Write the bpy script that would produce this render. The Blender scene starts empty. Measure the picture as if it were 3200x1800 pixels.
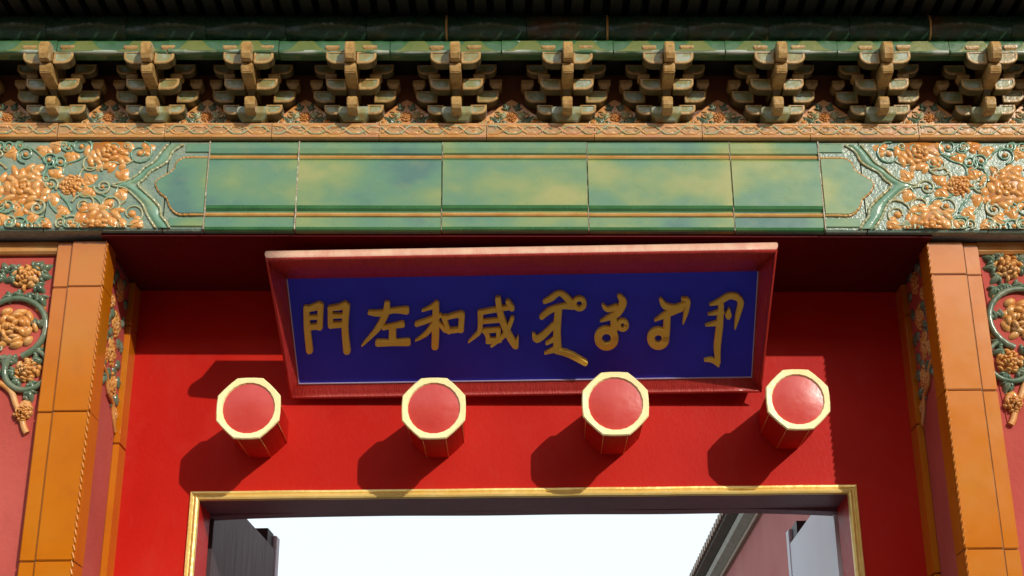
import bpy, bmesh, math, random
from mathutils import Vector, Matrix
random.seed(7)
R = math.radians
scene = bpy.context.scene
COL = scene.collection

# ------------------------------------------------------------------ camera
IW, IH, FPX = 3200.0, 1800.0, 4640.0
PITCH, YAW, ROLL = R(22.6), R(-0.5), R(0.35)
CAM = Vector((0.0, -4.95, 1.6))
FW = Vector((math.sin(YAW) * math.cos(PITCH), math.cos(YAW) * math.cos(PITCH), math.sin(PITCH)))
RT = FW.cross(Vector((0, 0, 1))).normalized()
UP = RT.cross(FW)
RT, UP = RT * math.cos(ROLL) - UP * math.sin(ROLL), UP * math.cos(ROLL) + RT * math.sin(ROLL)
cd = bpy.data.cameras.new("camera")
cam = bpy.data.objects.new("camera", cd)
COL.objects.link(cam)
cd.sensor_width = 36.0
cd.lens = 36.0 * FPX / IW
cd.clip_start, cd.clip_end = 0.05, 3000
mw = Matrix.Identity(4)
for i in range(3):
    mw[i][0], mw[i][1], mw[i][2], mw[i][3] = RT[i], UP[i], -FW[i], CAM[i]
cam.matrix_world = mw
scene.camera = cam

# ------------------------------------------------------------------ light
SUNDIR = Vector((0.63, -1.0, 0.51)).normalized()           # towards the sun
EL = math.asin(SUNDIR.z)
AZ = math.atan2(SUNDIR.x, SUNDIR.y)
world = bpy.data.worlds.new("World")
scene.world = world
world.use_nodes = True
wn = world.node_tree.nodes
wl = world.node_tree.links
bg = wn["Background"]
sky = wn.new("ShaderNodeTexSky")
sky.sky_type = 'NISHITA'
sky.sun_disc = False
sky.sun_elevation, sky.sun_rotation = EL, AZ
sky.air_density, sky.dust_density, sky.ozone_density = 1.0, 6.0, 0.6
hz = wn.new("ShaderNodeMix"); hz.data_type = 'RGBA'          # thin bright winter haze over the whole sky
hz.inputs['Factor'].default_value = 0.8
hz.inputs['B'].default_value = (7.5, 8.3, 8.6, 1)
wl.new(sky.outputs[0], hz.inputs['A'])
wl.new(hz.outputs['Result'], bg.inputs[0])
bg.inputs[1].default_value = 0.15
sd = bpy.data.lights.new("sun", 'SUN')
sd.energy, sd.angle, sd.color = 3.3, R(0.55), (1.0, 0.93, 0.82)
sun = bpy.data.objects.new("sun", sd)
COL.objects.link(sun)
sun.rotation_euler = (-SUNDIR).to_track_quat('-Z', 'Y').to_euler()
sun.location = (3, -6, 8)
vs = scene.view_settings
scene.display_settings.display_device = 'sRGB'
vs.view_transform, vs.look, vs.exposure, vs.gamma = 'Standard', 'None', 0.0, 1.0
vs.use_curve_mapping = False

# ------------------------------------------------------------------ pixel -> place
def ray(x, y):
    return FW + RT * ((x - IW / 2) / FPX) - UP * ((y - IH / 2) / FPX)
def PY(x, y, Y):
    d = ray(x, y)
    return CAM + d * ((Y - CAM.y) / d.y)
def PX(x, y, X):
    d = ray(x, y)
    return CAM + d * ((X - CAM.x) / d.x)
def PP(x, y, o, n):
    d = ray(x, y)
    return CAM + d * ((o - CAM).dot(n) / d.dot(n))
K = 3200 / 2576.0
def dY(x, y, Y):
    return PY(x * K, y * K, Y)
def dX(x, y, X):
    return PX(x * K, y * K, X)

# ------------------------------------------------------------------ materials
def mat(name, cols, scale=6.0, rough=0.4, metal=0.0, bump=0.0, bscale=60.0, spec=0.5, coat=0.0, stretch=(1, 1, 1),
        detail=4.0, rrange=0.12, dirt_or_streak=None, dirt_or_streak_amt=0.35, perobj=True, contrast=(0.3, 0.7)):
    m = bpy.data.materials.new(name)
    m.use_nodes = True
    nt = m.node_tree
    N, L = nt.nodes, nt.links
    b = N["Principled BSDF"]
    tc = N.new("ShaderNodeTexCoord")
    mp = N.new("ShaderNodeMapping")
    mp.inputs['Scale'].default_value = stretch
    geo = N.new("ShaderNodeNewGeometry")
    L.new(geo.outputs['Position'], mp.inputs['Vector'])
    if perobj:
        oi = N.new("ShaderNodeObjectInfo")
        mu = N.new("ShaderNodeMath"); mu.operation = 'MULTIPLY'; mu.inputs[1].default_value = 37.0
        L.new(oi.outputs['Random'], mu.inputs[0])
        cx = N.new("ShaderNodeCombineXYZ")
        L.new(mu.outputs[0], cx.inputs[0]); L.new(mu.outputs[0], cx.inputs[2])
        L.new(cx.outputs[0], mp.inputs['Location'])
    n1 = N.new("ShaderNodeTexNoise")
    n1.inputs['Scale'].default_value = scale
    n1.inputs['Detail'].default_value = detail
    L.new(mp.outputs[0], n1.inputs['Vector'])
    rp = N.new("ShaderNodeValToRGB")
    e = rp.color_ramp.elements
    lo, hi = contrast
    k = len(cols)
    if k == 1:
        cols = [cols[0], tuple(min(1, c * 1.12) for c in cols[0])]; k = 2
    e[0].position, e[0].color = lo, (*cols[0], 1)
    e[1].position, e[1].color = hi, (*cols[-1], 1)
    for i in range(1, k - 1):
        q = e.new(lo + (hi - lo) * i / (k - 1)); q.color = (*cols[i], 1)
    L.new(n1.outputs[0], rp.inputs[0])
    col = rp.outputs[0]
    n2 = N.new("ShaderNodeTexNoise")
    n2.inputs['Scale'].default_value = bscale
    n2.inputs['Detail'].default_value = 5.0
    L.new(mp.outputs[0], n2.inputs['Vector'])
    if dirt_or_streak:
        r2 = N.new("ShaderNodeValToRGB")
        r2.color_ramp.elements[0].position, r2.color_ramp.elements[1].position = 0.52, 0.72
        r2.color_ramp.elements[1].color = (dirt_or_streak_amt,) * 3 + (1,)
        n3 = N.new("ShaderNodeTexNoise")
        n3.inputs['Scale'].default_value = scale * 4.3
        n3.inputs['Detail'].default_value = 8.0
        n3.inputs['Roughness'].default_value = 0.7
        L.new(mp.outputs[0], n3.inputs['Vector'])
        L.new(n3.outputs[0], r2.inputs[0])
        mx = N.new("ShaderNodeMix"); mx.data_type = 'RGBA'
        L.new(r2.outputs[0], mx.inputs['Factor'])
        L.new(col, mx.inputs['A']); mx.inputs['B'].default_value = (*dirt_or_streak, 1)
        col = mx.outputs['Result']
    L.new(col, b.inputs['Base Color'])
    mr = N.new("ShaderNodeMapRange")
    mr.inputs['To Min'].default_value = max(0.02, rough - rrange)
    mr.inputs['To Max'].default_value = min(1, rough + rrange)
    L.new(n2.outputs[0], mr.inputs['Value'])
    L.new(mr.outputs[0], b.inputs['Roughness'])
    b.inputs['Metallic'].default_value = metal
    b.inputs['Specular IOR Level'].default_value = spec
    b.inputs['Coat Weight'].default_value = coat
    b.inputs['Coat Roughness'].default_value = 0.12
    if bump:
        bp = N.new("ShaderNodeBump")
        bp.inputs['Strength'].default_value = bump
        bp.inputs['Distance'].default_value = 0.01
        L.new(n2.outputs[0], bp.inputs['Height'])
        L.new(bp.outputs[0], b.inputs['Normal'])
    return m

M = {}
M['green'] = mat('green_glaze', [(.070, .17, .145), (.10, .23, .145), (.13, .25, .13), (.21, .29, .11), (.31, .33, .12)], 2.3, .3, bump=.06, bscale=18, coat=.15, dirt_or_streak=(.27, .29, .12), dirt_or_streak_amt=.3, stretch=(1, 1, 1.5), contrast=(.36, .66))
M['green_pool'] = mat('pooled_green_glaze', [(.035, .14, .05), (.06, .19, .07)], 9, .25)
M['green_rel'] = mat('green_relief_glaze', [(.10, .24, .15), (.16, .30, .21), (.22, .31, .17)], 9, .22, bump=.12, bscale=60, coat=.3)
M['green_bg'] = mat('green_ground_glaze', [(.12, .21, .17), (.19, .27, .21), (.27, .31, .22)], 14, .24, bump=.35, bscale=90)
M['gold_line'] = mat('ochre_line_glaze', [(.42, .20, .05), (.50, .30, .10)], 14, .3, bump=.1)
M['ochre'] = mat('ochre_glaze', [(.50, .19, .035), (.62, .27, .07), (.66, .36, .14)], 9, .25, bump=.12, bscale=80, coat=.2, dirt_or_streak=(.45, .22, .14))
M['ochre_band'] = mat('ochre_band_glaze', [(.54, .22, .06), (.62, .33, .11), (.58, .28, .15)], 5, .3, bump=.12, bscale=80, dirt_or_streak=(.42, .20, .16))
M['flower'] = mat('orange_flower_glaze', [(.54, .20, .035), (.62, .29, .075), (.60, .33, .13)], 14, .24, bump=.2, bscale=120, coat=.2)
M['petal_gap'] = mat('petal_gap_shade', [(.36, .12, .02), (.44, .17, .03)], 16, .35)  # shade between the petals painted as darker amber
M['vine'] = mat('vine_green_glaze', [(.055, .10, .06), (.11, .16, .10), (.18, .20, .13)], 18, .22, bump=.1, coat=.2)
M['bead'] = mat('pale_bead_glaze', [(.40, .27, .10), (.34, .36, .20), (.40, .40, .27)], 20, .22, bump=.1)
M['yellow'] = mat('amber_tile_glaze', [(.47, .125, .002), (.52, .15, .004), (.50, .17, .012)], 3.2, .16, bump=.05, bscale=11, coat=.0, dirt_or_streak=(.36, .10, .012), dirt_or_streak_amt=.3, spec=.75, rrange=.06)
M['seam'] = mat('brown_seam', [(.12, .05, .015), (.34, .18, .08)], 55, .8, stretch=(1, 1, .5))
M['mortar'] = mat('mortar', [(.42, .34, .26), (.30, .22, .17)], 40, .9, bump=.3)
M['rim'] = mat('bracket_ochre_rim', [(.32, .17, .045), (.48, .30, .11), (.27, .15, .04)], 26, .3, bump=.2, bscale=90, dirt_or_streak=(.10, .07, .04))
M['teal'] = mat('bracket_green_face', [(.26, .16, .045), (.24, .25, .10), (.34, .40, .33)], 24, .24, bump=.15, bscale=80, coat=.2, dirt_or_streak=(.22, .15, .06))
M['arm_dark'] = mat('bracket_shade_side', [(.085, .06, .02), (.13, .10, .04), (.07, .075, .04)], 14, .35, bump=.2)  # shade on arm sides and ties put into the dark colour
M['back'] = mat('maroon_board', [(.14, .035, .012), (.20, .07, .02)], 8, .5, bump=.2)
M['fillet'] = mat('fillet_green_glaze', [(.035, .11, .045), (.06, .16, .06)], 7, .2, bump=.12, bscale=40, coat=.3)
M['fillet_edge'] = mat('sheen_fillet_edge', [(.07, .15, .07), (.30, .36, .28), (.44, .48, .42)], 9, .2, contrast=(.4, .66))  # sky sheen along the fillet's lower edge, painted in pale green
M['fillet_y'] = mat('fillet_olive_glaze', [(.11, .16, .03), (.17, .19, .035)], 12, .22, bump=.1)
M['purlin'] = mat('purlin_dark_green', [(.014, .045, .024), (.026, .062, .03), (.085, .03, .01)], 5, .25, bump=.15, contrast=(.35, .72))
M['rafter'] = mat('rafter_dark', [(.006, .007, .005), (.010, .010, .007)], 8, .5)  # deep eave shade carried in the near-black colour
M['roof'] = mat('roof_tile_glaze', [(.40, .19, .02), (.5, .24, .03)], 7, .25)
M['red'] = mat('red_lacquer', [(.43, .008, .004), (.49, .012, .006), (.53, .018, .009)], 2.2, .48, bump=.08, bscale=90, dirt_or_streak=(.49, .030, .020), dirt_or_streak_amt=.45, detail=7, rrange=.16, stretch=(1, 1, .6), spec=.12, perobj=False)
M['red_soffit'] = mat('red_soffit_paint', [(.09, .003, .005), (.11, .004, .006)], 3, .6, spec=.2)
M['door_dark'] = mat('dark_maroon_paint', [(.15, .06, .075), (.19, .08, .095)], 3, .5, bump=.1)
M['red_cap'] = mat('red_cap_paint', [(.50, .035, .025), (.56, .06, .05)], 9, .3, bump=.1, bscale=30, coat=.3)
M['frame_red'] = mat('plaque_frame_red', [(.38, .022, .016), (.46, .035, .025)], 12, .38, bump=.55, bscale=45, stretch=(7, 1, 1), coat=.2)
M['blue'] = mat('blue_board_paint', [(.020, .030, .64), (.028, .036, .72)], 6, .7, bump=.1, bscale=200)
M['gild'] = mat('gilt_letter', [(.95, .60, .07), (.97, .68, .10)], 14, .42, metal=.1, bump=.1)
M['gold'] = mat('gold_leaf', [(.86, .60, .16), (.92, .70, .26)], 12, .34, metal=.35, bump=.25, bscale=40)
M['gold_rim'] = mat('gold_rim_leaf', [(.95, .81, .38), (.97, .86, .48)], 12, .35, metal=.0, bump=.15, bscale=60)
M['lip_glare'] = mat('sunlit_frame_edge', [(.66, .42, .29), (.58, .28, .20)], 9, .42, bump=.2, bscale=60, stretch=(3, 1, 1))  # sunlit glare of the plaque's top lip painted as cream
M['white_line'] = mat('pale_fillet_line', [(.5, .42, .52)], 10, .5)
M['plaster'] = mat('pink_red_plaster', [(.40, .064, .050), (.46, .085, .068), (.49, .10, .082)], 2.6, .85, detail=7, bump=.2, bscale=60, dirt_or_streak=(.40, .07, .06), dirt_or_streak_amt=.5, spec=.2, perobj=False)
M['leaf_dark'] = mat('streaked_maroon_door', [(.045, .022, .026), (.075, .05, .058)], 3, .5, bump=.2, bscale=40, stretch=(1, 1, .12), dirt_or_streak=(.16, .13, .15), dirt_or_streak_amt=.4)  # dark maroon with lighter grey vertical streaks
M['leaf_pale'] = mat('sky_sheen_door', [(.78, .81, .90), (.84, .87, .94)], 2.5, .55, bump=.1, stretch=(1, 1, .3))  # sky reflection on the dark red leaf painted as pale grey
M['iron'] = mat('black_iron', [(.012, .012, .016)], 10, .5)
M['farwall'] = mat('far_red_plaster', [(.44, .13, .12), (.52, .19, .17)], 1.2, .9, bump=.1)
M['coping_soffit'] = mat('coping_soffit_brown', [(.07, .06, .045), (.11, .10, .07)], 9, .6)
M['coping'] = mat('grey_coping_tile', [(.24, .22, .17), (.36, .33, .26)], 9, .4, bump=.2)
M['coping_tile'] = mat('brown_coping_tile', [(.30, .16, .08), (.14, .09, .06)], 25, .35, bump=.2)
M['stone'] = mat('paving_stone', [(.17, .165, .155), (.23, .225, .21)], .8, .85, bump=.2, bscale=12)
M['joint_pale'] = mat('pale_joint', [(.50, .44, .34), (.30, .24, .16), (.60, .55, .45)], 60, .9)
M['band_bg'] = mat('band_ground_glaze', [(.36, .19, .075), (.46, .29, .13)], 14, .35, bump=.2)
M['joint'] = mat('paving_joint', [(.14, .135, .125)], 5, .9)

# ------------------------------------------------------------------ mesh helper
class MB:
    def __init__(s):
        s.v, s.f, s.m, s.sm = [], [], [], []
    def add(s, vs_, fs, mi=0, smooth=False):
        b = len(s.v)
        s.v += [tuple(v) for v in vs_]
        for f in fs:
            s.f.append([i + b for i in f]); s.m.append(mi); s.sm.append(smooth)
    def box(s, x0, x1, y0, y1, z0, z1, mi=0):
        vs_ = [(x0, y0, z0), (x1, y0, z0), (x1, y1, z0), (x0, y1, z0), (x0, y0, z1), (x1, y0, z1), (x1, y1, z1), (x0, y1, z1)]
        s.add(vs_, [(0, 3, 2, 1), (4, 5, 6, 7), (0, 1, 5, 4), (1, 2, 6, 5), (2, 3, 7, 6), (3, 0, 4, 7)], mi)
    def loft(s, a, b, mi=0, caps=True, smooth=False, closed=True, fm=None):
        n = len(a)
        fs = [(i, (i + 1) % n, n + (i + 1) % n, n + i) for i in range(n if closed else n - 1)]
        if fm:
            base = len(s.v)
            s.v += [tuple(v) for v in list(a) + list(b)]
            for i, f in enumerate(fs):
                s.f.append([q + base for q in f]); s.m.append(fm[i]); s.sm.append(smooth)
            if caps:
                s.f.append([base + i for i in reversed(range(n))]); s.m.append(mi); s.sm.append(False)
                s.f.append([base + n + i for i in range(n)]); s.m.append(mi); s.sm.append(False)
            return
        s.add(list(a) + list(b), fs, mi, smooth)
        if caps:
            k = len(s.v) - 2 * n
            s.f.append([k + i for i in reversed(range(n))]); s.m.append(mi); s.sm.append(False)
            s.f.append([k + n + i for i in range(n)]); s.m.append(mi); s.sm.append(False)
    def tube(s, path, rad, n=6, mi=0, flat=1.0, nrm=None):
        path = [Vector(p) for p in path]
        k = len(path)
        rad = rad if isinstance(rad, (list, tuple)) else [rad] * k
        rings = []
        for i, p in enumerate(path):
            t = (path[min(i + 1, k - 1)] - path[max(i - 1, 0)]).normalized()
            a = nrm if nrm is not None else Vector((0, -1, 0))
            b = t.cross(a)
            if b.length < 1e-4:
                b = t.cross(Vector((1, 0, 0)))
            b.normalize(); a2 = b.cross(t)
            rings.append([p + (b * math.cos(2 * math.pi * j / n) + a2 * (flat * math.sin(2 * math.pi * j / n))) * rad[i] for j in range(n)])
        for i in range(k - 1):
            s.add(rings[i] + rings[i + 1], [(j, (j + 1) % n, n + (j + 1) % n, n + j) for j in range(n)], mi, True)
        s.add(rings[0], [tuple(reversed(range(n)))], mi); s.add(rings[-1], [tuple(range(n))], mi)
    def build(s, name, mats, parent=None, bevel=0, weld=True):
        me = bpy.data.meshes.new(name)
        me.from_pydata(s.v, [], s.f)
        if not isinstance(mats, (list, tuple)):
            mats = [mats]
        for q in mats:
            me.materials.append(M[q] if isinstance(q, str) else q)
        for p, mi, sm in zip(me.polygons, s.m, s.sm):
            p.material_index = mi; p.use_smooth = sm
        bm = bmesh.new(); bm.from_mesh(me)
        if weld:
            bmesh.ops.remove_doubles(bm, verts=bm.verts, dist=1e-5)
        if bevel:
            es = [e for e in bm.edges if len(e.link_faces) == 2 and e.calc_face_angle(0) > 0.5]
            bmesh.ops.bevel(bm, geom=es, offset=bevel, segments=2, affect='EDGES', clamp_overlap=True)
        bmesh.ops.recalc_face_normals(bm, faces=bm.faces)
        bm.to_mesh(me); bm.free()
        o = bpy.data.objects.new(name, me)
        COL.objects.link(o)
        if parent:
            o.parent = parent
        return o
def empty(name, parent=None):
    o = bpy.data.objects.new(name, None); COL.objects.link(o); o.empty_display_size = .1
    if parent: o.parent = parent
    return o
def tag(o, label=None, cat=None, kind=None, group=None):
    if label: o['label'] = label
    if cat: o['category'] = cat
    if kind or cat: o['kind'] = kind or 'thing'
    if group: o['group'] = group
    return o
def inst(src, name, loc, parent, rot=None):
    o = bpy.data.objects.new(name, src.data); COL.objects.link(o); o.parent = parent; o.location = loc
    if rot: o.rotation_euler = rot
    return o
class Fr:     # a plane of relief: u along, v up, w out of the surface
    def __init__(s, o, u, v, w): s.o, s.u, s.v, s.w = Vector(o), Vector(u), Vector(v), Vector(w)
    def __call__(s, a, b, c=0): return s.o + s.u * a + s.v * b + s.w * c
def dome(mb, fr, c, d, la, lb, h, mi=0, n=8, base=0.0, tip=0.0):   # a petal: half ellipsoid, long axis d, optional pointed end
    dx, dy = d; px, py = -dy, dx
    r0, r1 = [], []
    for j in range(n):
        t = 2 * math.pi * j / n
        a, b = math.cos(t), math.sin(t)
        pt = 1 + tip * max(0, a) ** 3
        nb = b * (1 - .45 * tip * max(0, a))
        r0.append(fr(c[0] + (dx * a * la * pt + px * nb * lb), c[1] + (dy * a * la * pt + py * nb * lb), base))
        r1.append(fr(c[0] + (dx * a * la * .68 + px * nb * lb * .68), c[1] + (dy * a * la * .68 + py * nb * lb * .68), base + h * .75))
    top = fr(c[0], c[1], base + h)
    mb.add(r0 + r1 + [top], [(j, (j + 1) % n, n + (j + 1) % n, n + j) for j in range(n)] + [(n + j, n + (j + 1) % n, 2 * n) for j in range(n)], mi, True)
def flower(fr, c, r, h, parent, matn='flower', half=None, squash=1.0, rnd=None, vlim=None, ps=1.0):
    mb = MB(); rnd = rnd or random
    a0 = rnd.random() * 6
    for ring, (cnt, rr, ln, wd, hh) in enumerate([(11, .82, .27, .15, .10), (9, .62, .25, .14, .36), (7, .42, .22, .13, .60), (5, .23, .17, .11, .82), (2, .06, .12, .08, 1.0)]):
        cnt = max(3, int(cnt / ps))
        for i in range(cnt):
            a = a0 + ring * .5 + 2 * math.pi * i / cnt + rnd.uniform(-.16, .16)
            d = (math.cos(a), math.sin(a) * squash)
            if half == 'up' and math.sin(a) < -.35 and ring < 3: continue
            if half == 'down' and math.sin(a) > .35 and ring < 3: continue
            q = rr * r * rnd.uniform(.88, 1.12); w_ = a + math.pi / 2 + rnd.uniform(-.45, .45) + (rnd.random() < .22) * 1.2
            dome(mb, fr, (c[0] + d[0] * q, c[1] + d[1] * q), (math.cos(w_), math.sin(w_)), ln * ps * r * rnd.uniform(.85, 1.2), wd * ps * r * rnd.uniform(.8, 1.2), h * rnd.uniform(.28, .46), 0, 8, h * hh * .5)
    dome(mb, fr, c, (1, 0), r * .8, r * .8 * squash, h * .35, 1, 12, 0)
    if vlim:
        mb.v = [(x, y, min(max(z, vlim[0] + KU * x), vlim[1] + KU * x)) for x, y, z in mb.v]
    return mb.build('flower', [matn, 'petal_gap'], parent, weld=False)
def leaf(fr, c, ang, l, w, h, parent, matn):
    mb = MB(); d = (math.cos(ang), math.sin(ang))
    dome(mb, fr, c, d, l * .8, w * .95, h * .8, 0, 10, 0, .35)
    for s, k in ((-1, .95), (1, 1.1)):
        q = (c[0] - d[0] * l * .25 - d[1] * s * w * .7, c[1] - d[1] * l * .25 + d[0] * s * w * .7)
        dome(mb, fr, q, (math.cos(ang + s * 1.0), math.sin(ang + s * 1.0)), l * .5 * k, w * .55, h * .75, 0, 8, 0, .25)
    mb.tube([fr(c[0] - d[0] * l * .5, c[1] - d[1] * l * .5, h * .5), fr(c[0], c[1], h * .86), fr(c[0] + d[0] * l * .6, c[1] + d[1] * l * .6, h * .5)], [w * .10, w * .09, w * .05], 5, 0, nrm=fr.w)
    return mb.build('leaf', matn, parent, weld=False)
def scroll(fr, c, r, a0, turns, rad, parent, matn, name='scroll', knob=None, ysign=1, w=0.003):
    mb = MB(); pts = []; rs = []
    n = int(abs(turns) * 14) + 2
    for i in range(n):
        t = i / (n - 1)
        a = a0 + turns * 2 * math.pi * t
        rr = r * (1 - .72 * t)
        pts.append(fr(c[0] + rr * math.cos(a), c[1] + ysign * rr * math.sin(a), w)); rs.append(rad * (1 - .35 * t))
    mb.tube(pts, rs, 6, 0, nrm=fr.w)
    if knob:
        dome(mb, fr, c, (1, 0), r * .26, r * .26, rad * 2.2, 1, 8)
    return mb.build(name, [matn, knob or matn], parent, weld=False)

CX = -0.029                      # middle of the gate
KU, KD = -0.0125, 0.0            # the old beam sags a little to one side
def zu(x): return KU * (x - 0.0)
DP = 0.55                        # plane of the red woodwork

# ================================================================== ground
g = MB(); g.add([(-400, -400, 0), (400, -400, 0), (400, 400, 0), (-400, 400, 0)], [(0, 1, 2, 3)])
tag(g.build('ground', 'joint'), kind='structure')
pav = tag(empty('courtyard_paving'), kind='structure')
pm = MB(); pm.box(-.295, .295, -.295, .295, -.05, 0.02); p0 = pm.build('paving_slab', 'stone', pav, bevel=.006)
first = True
for i in range(-7, 8):
    for j in range(0, 14):
        loc = (i * .6 + (.3 if j % 2 else 0), -.9 - j * .6, random.uniform(-.003, .003))
        if first: p0.location = loc; first = False
        else: inst(p0, 'paving_slab', loc, pav)

# ================================================================== gateway
gate = empty('glazed_gateway')
tag(gate, 'glazed tile gateway with green beam, bracket row and amber pilasters around the red doorway', 'gateway')

# ---- beam ---------------------------------------------------------
beam = MB()
XB0, XB1 = -3.0, 2.95
core = [(.010, 3.889), (.010, 4.254), (DP, 4.254), (DP, 3.889)]
beam.loft([(XB0, y, z + zu(XB0)) for y, z in core], [(XB1, y, z + zu(XB1)) for y, z in core])
beam = beam.build('tile_beam', 'mortar', gate)
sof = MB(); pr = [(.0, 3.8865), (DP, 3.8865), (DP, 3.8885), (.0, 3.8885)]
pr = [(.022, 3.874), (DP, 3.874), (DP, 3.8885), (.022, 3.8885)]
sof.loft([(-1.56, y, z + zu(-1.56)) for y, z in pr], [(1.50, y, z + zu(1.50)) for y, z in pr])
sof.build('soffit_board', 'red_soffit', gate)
prof = [(.020, 3.884), (.004, 3.886), (-.003, 3.891), (-.006, 3.900), (-.006, 3.938), (.001, 3.943), (-.004, 3.946), (-.006, 3.952), (-.004, 3.958),
        (.001, 3.961), (.000, 3.966), (-.008, 3.975), (-.011, 3.986), (-.012, 4.08), (-.011, 4.168), (-.008, 4.175), (.000, 4.179), (-.004, 4.183), (-.006, 4.189), (-.004, 4.195),
        (.001, 4.199), (-.006, 4.205), (-.008, 4.225), (-.006, 4.246), (.002, 4.256), (.020, 4.258)]
fmats = []
for i in range(len(prof)):
    z = (prof[i][1] + prof[(i + 1) % len(prof)][1]) / 2
    fmats.append(2 if ((3.966 < z < 3.982) or z < 3.896) and 0 < i < len(prof) - 1 else 1 if (3.943 < z < 3.961 or 4.181 < z < 4.198) and i < len(prof) - 1 else 0)
joints = [dY(x, 470, 0).x for x in (521, 748, 1112, 1478.5, 1841, 2066)]
def beam_tile(x0, x1, flat=False):
    mb = MB()
    dy = random.uniform(-.0012, .0012); tilt = random.uniform(-.002, .002); tz = random.uniform(-.001, .001)
    pf = prof if not flat else [(.020, 3.884), (.004, 3.886), (-.002, 3.893), (-.003, 3.905), (-.003, 4.236), (-.002, 4.247), (.004, 4.256), (.020, 4.258)]
    a = [(x0, y + dy - tilt * (x1 - x0), z + tz + zu(x0)) for y, z in pf]
    b = [(x1, y + dy, z + tz + zu(x1)) for y, z in pf]
    fm = fmats if not flat else [0] * len(pf)
    mb.loft(a, b, 0, True, False, True, fm)
    return mb.build('beam_tile', ['green', 'gold_line', 'green_pool'] if not flat else ['green_bg', 'gold_line', 'green_pool'], beam)
G = .0025
for a, b in zip(joints[:-1], joints[1:]):
    beam_tile(a + G, b - G)
for k, x in enumerate(joints):
    w_ = .0022 if k in (0, 1, 5) else .0012
    mb = MB(); n = 14
    for i in range(n):
        z0, z1 = 3.889 + .364 * i / n, 3.889 + .364 * (i + 1) / n
        j0 = random.uniform(-.0008, .0008)
        mb.box(x - w_ + j0, x + w_ + j0, (-.0118 if k in (0, 1, 5) else -.006) + random.uniform(0, .004), .012, z0 + zu(x), z1 + zu(x) - .0004)
    mb.build('joint_mortar', 'joint_pale', beam, weld=False)
ends = [(joints[0], -1.33), (-1.33, -1.77), (-1.77, -2.4), (-2.4, -3.0)]
def mirX(x): return 2 * CX_B - x
CX_B = (joints[0] + joints[-1]) / 2
for a, b in ends:
    beam_tile(b + G, a - G, True)
    beam_tile(mirX(a) + G, mirX(b) - G, True)
# carved ends: pointed panel, double bands, flowers and scrolls
def z4(x, y):        # measured on the sharp crop of the left end
    p = PY(x * .34938, 360 + y * .34938, -.006); return (p.x, p.z - zu(p.x))
inner = [(1700, 380), (1640, 385), (1585, 425), (1565, 480), (1500, 530), (1430, 570), (1395, 615), (1430, 690), (1495, 745), (1520, 815), (1560, 865), (1610, 890), (1700, 890)]
mid = [(1640, 262), (1550, 322), (1500, 410), (1420, 465), (1345, 505), (1290, 570), (1235, 620), (1300, 690), (1375, 760), (1432, 830), (1440, 900), (1490, 960), (1515, 1012)]
outer = [(1500, 262), (1440, 330), (1370, 420), (1290, 470), (1230, 530), (1130, 590), (1000, 625), (1120, 655), (1210, 730), (1275, 800), (1310, 880), (1350, 950), (1392, 1012)]
def smooth_path(pts, n=4):
    out = []
    P = [Vector((p[0], p[1])) for p in pts]
    for i in range(len(P) - 1):
        p0, p1, p2, p3 = P[max(i - 1, 0)], P[i], P[i + 1], P[min(i + 2, len(P) - 1)]
        for k in range(n):
            t = k / n
            out.append(.5 * ((2 * p1) + (p2 - p0) * t + (2 * p0 - 5 * p1 + 4 * p2 - p3) * t * t + (3 * p1 - p0 - 3 * p2 + p3) * t ** 3))
    out.append(P[-1]); return out
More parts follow.
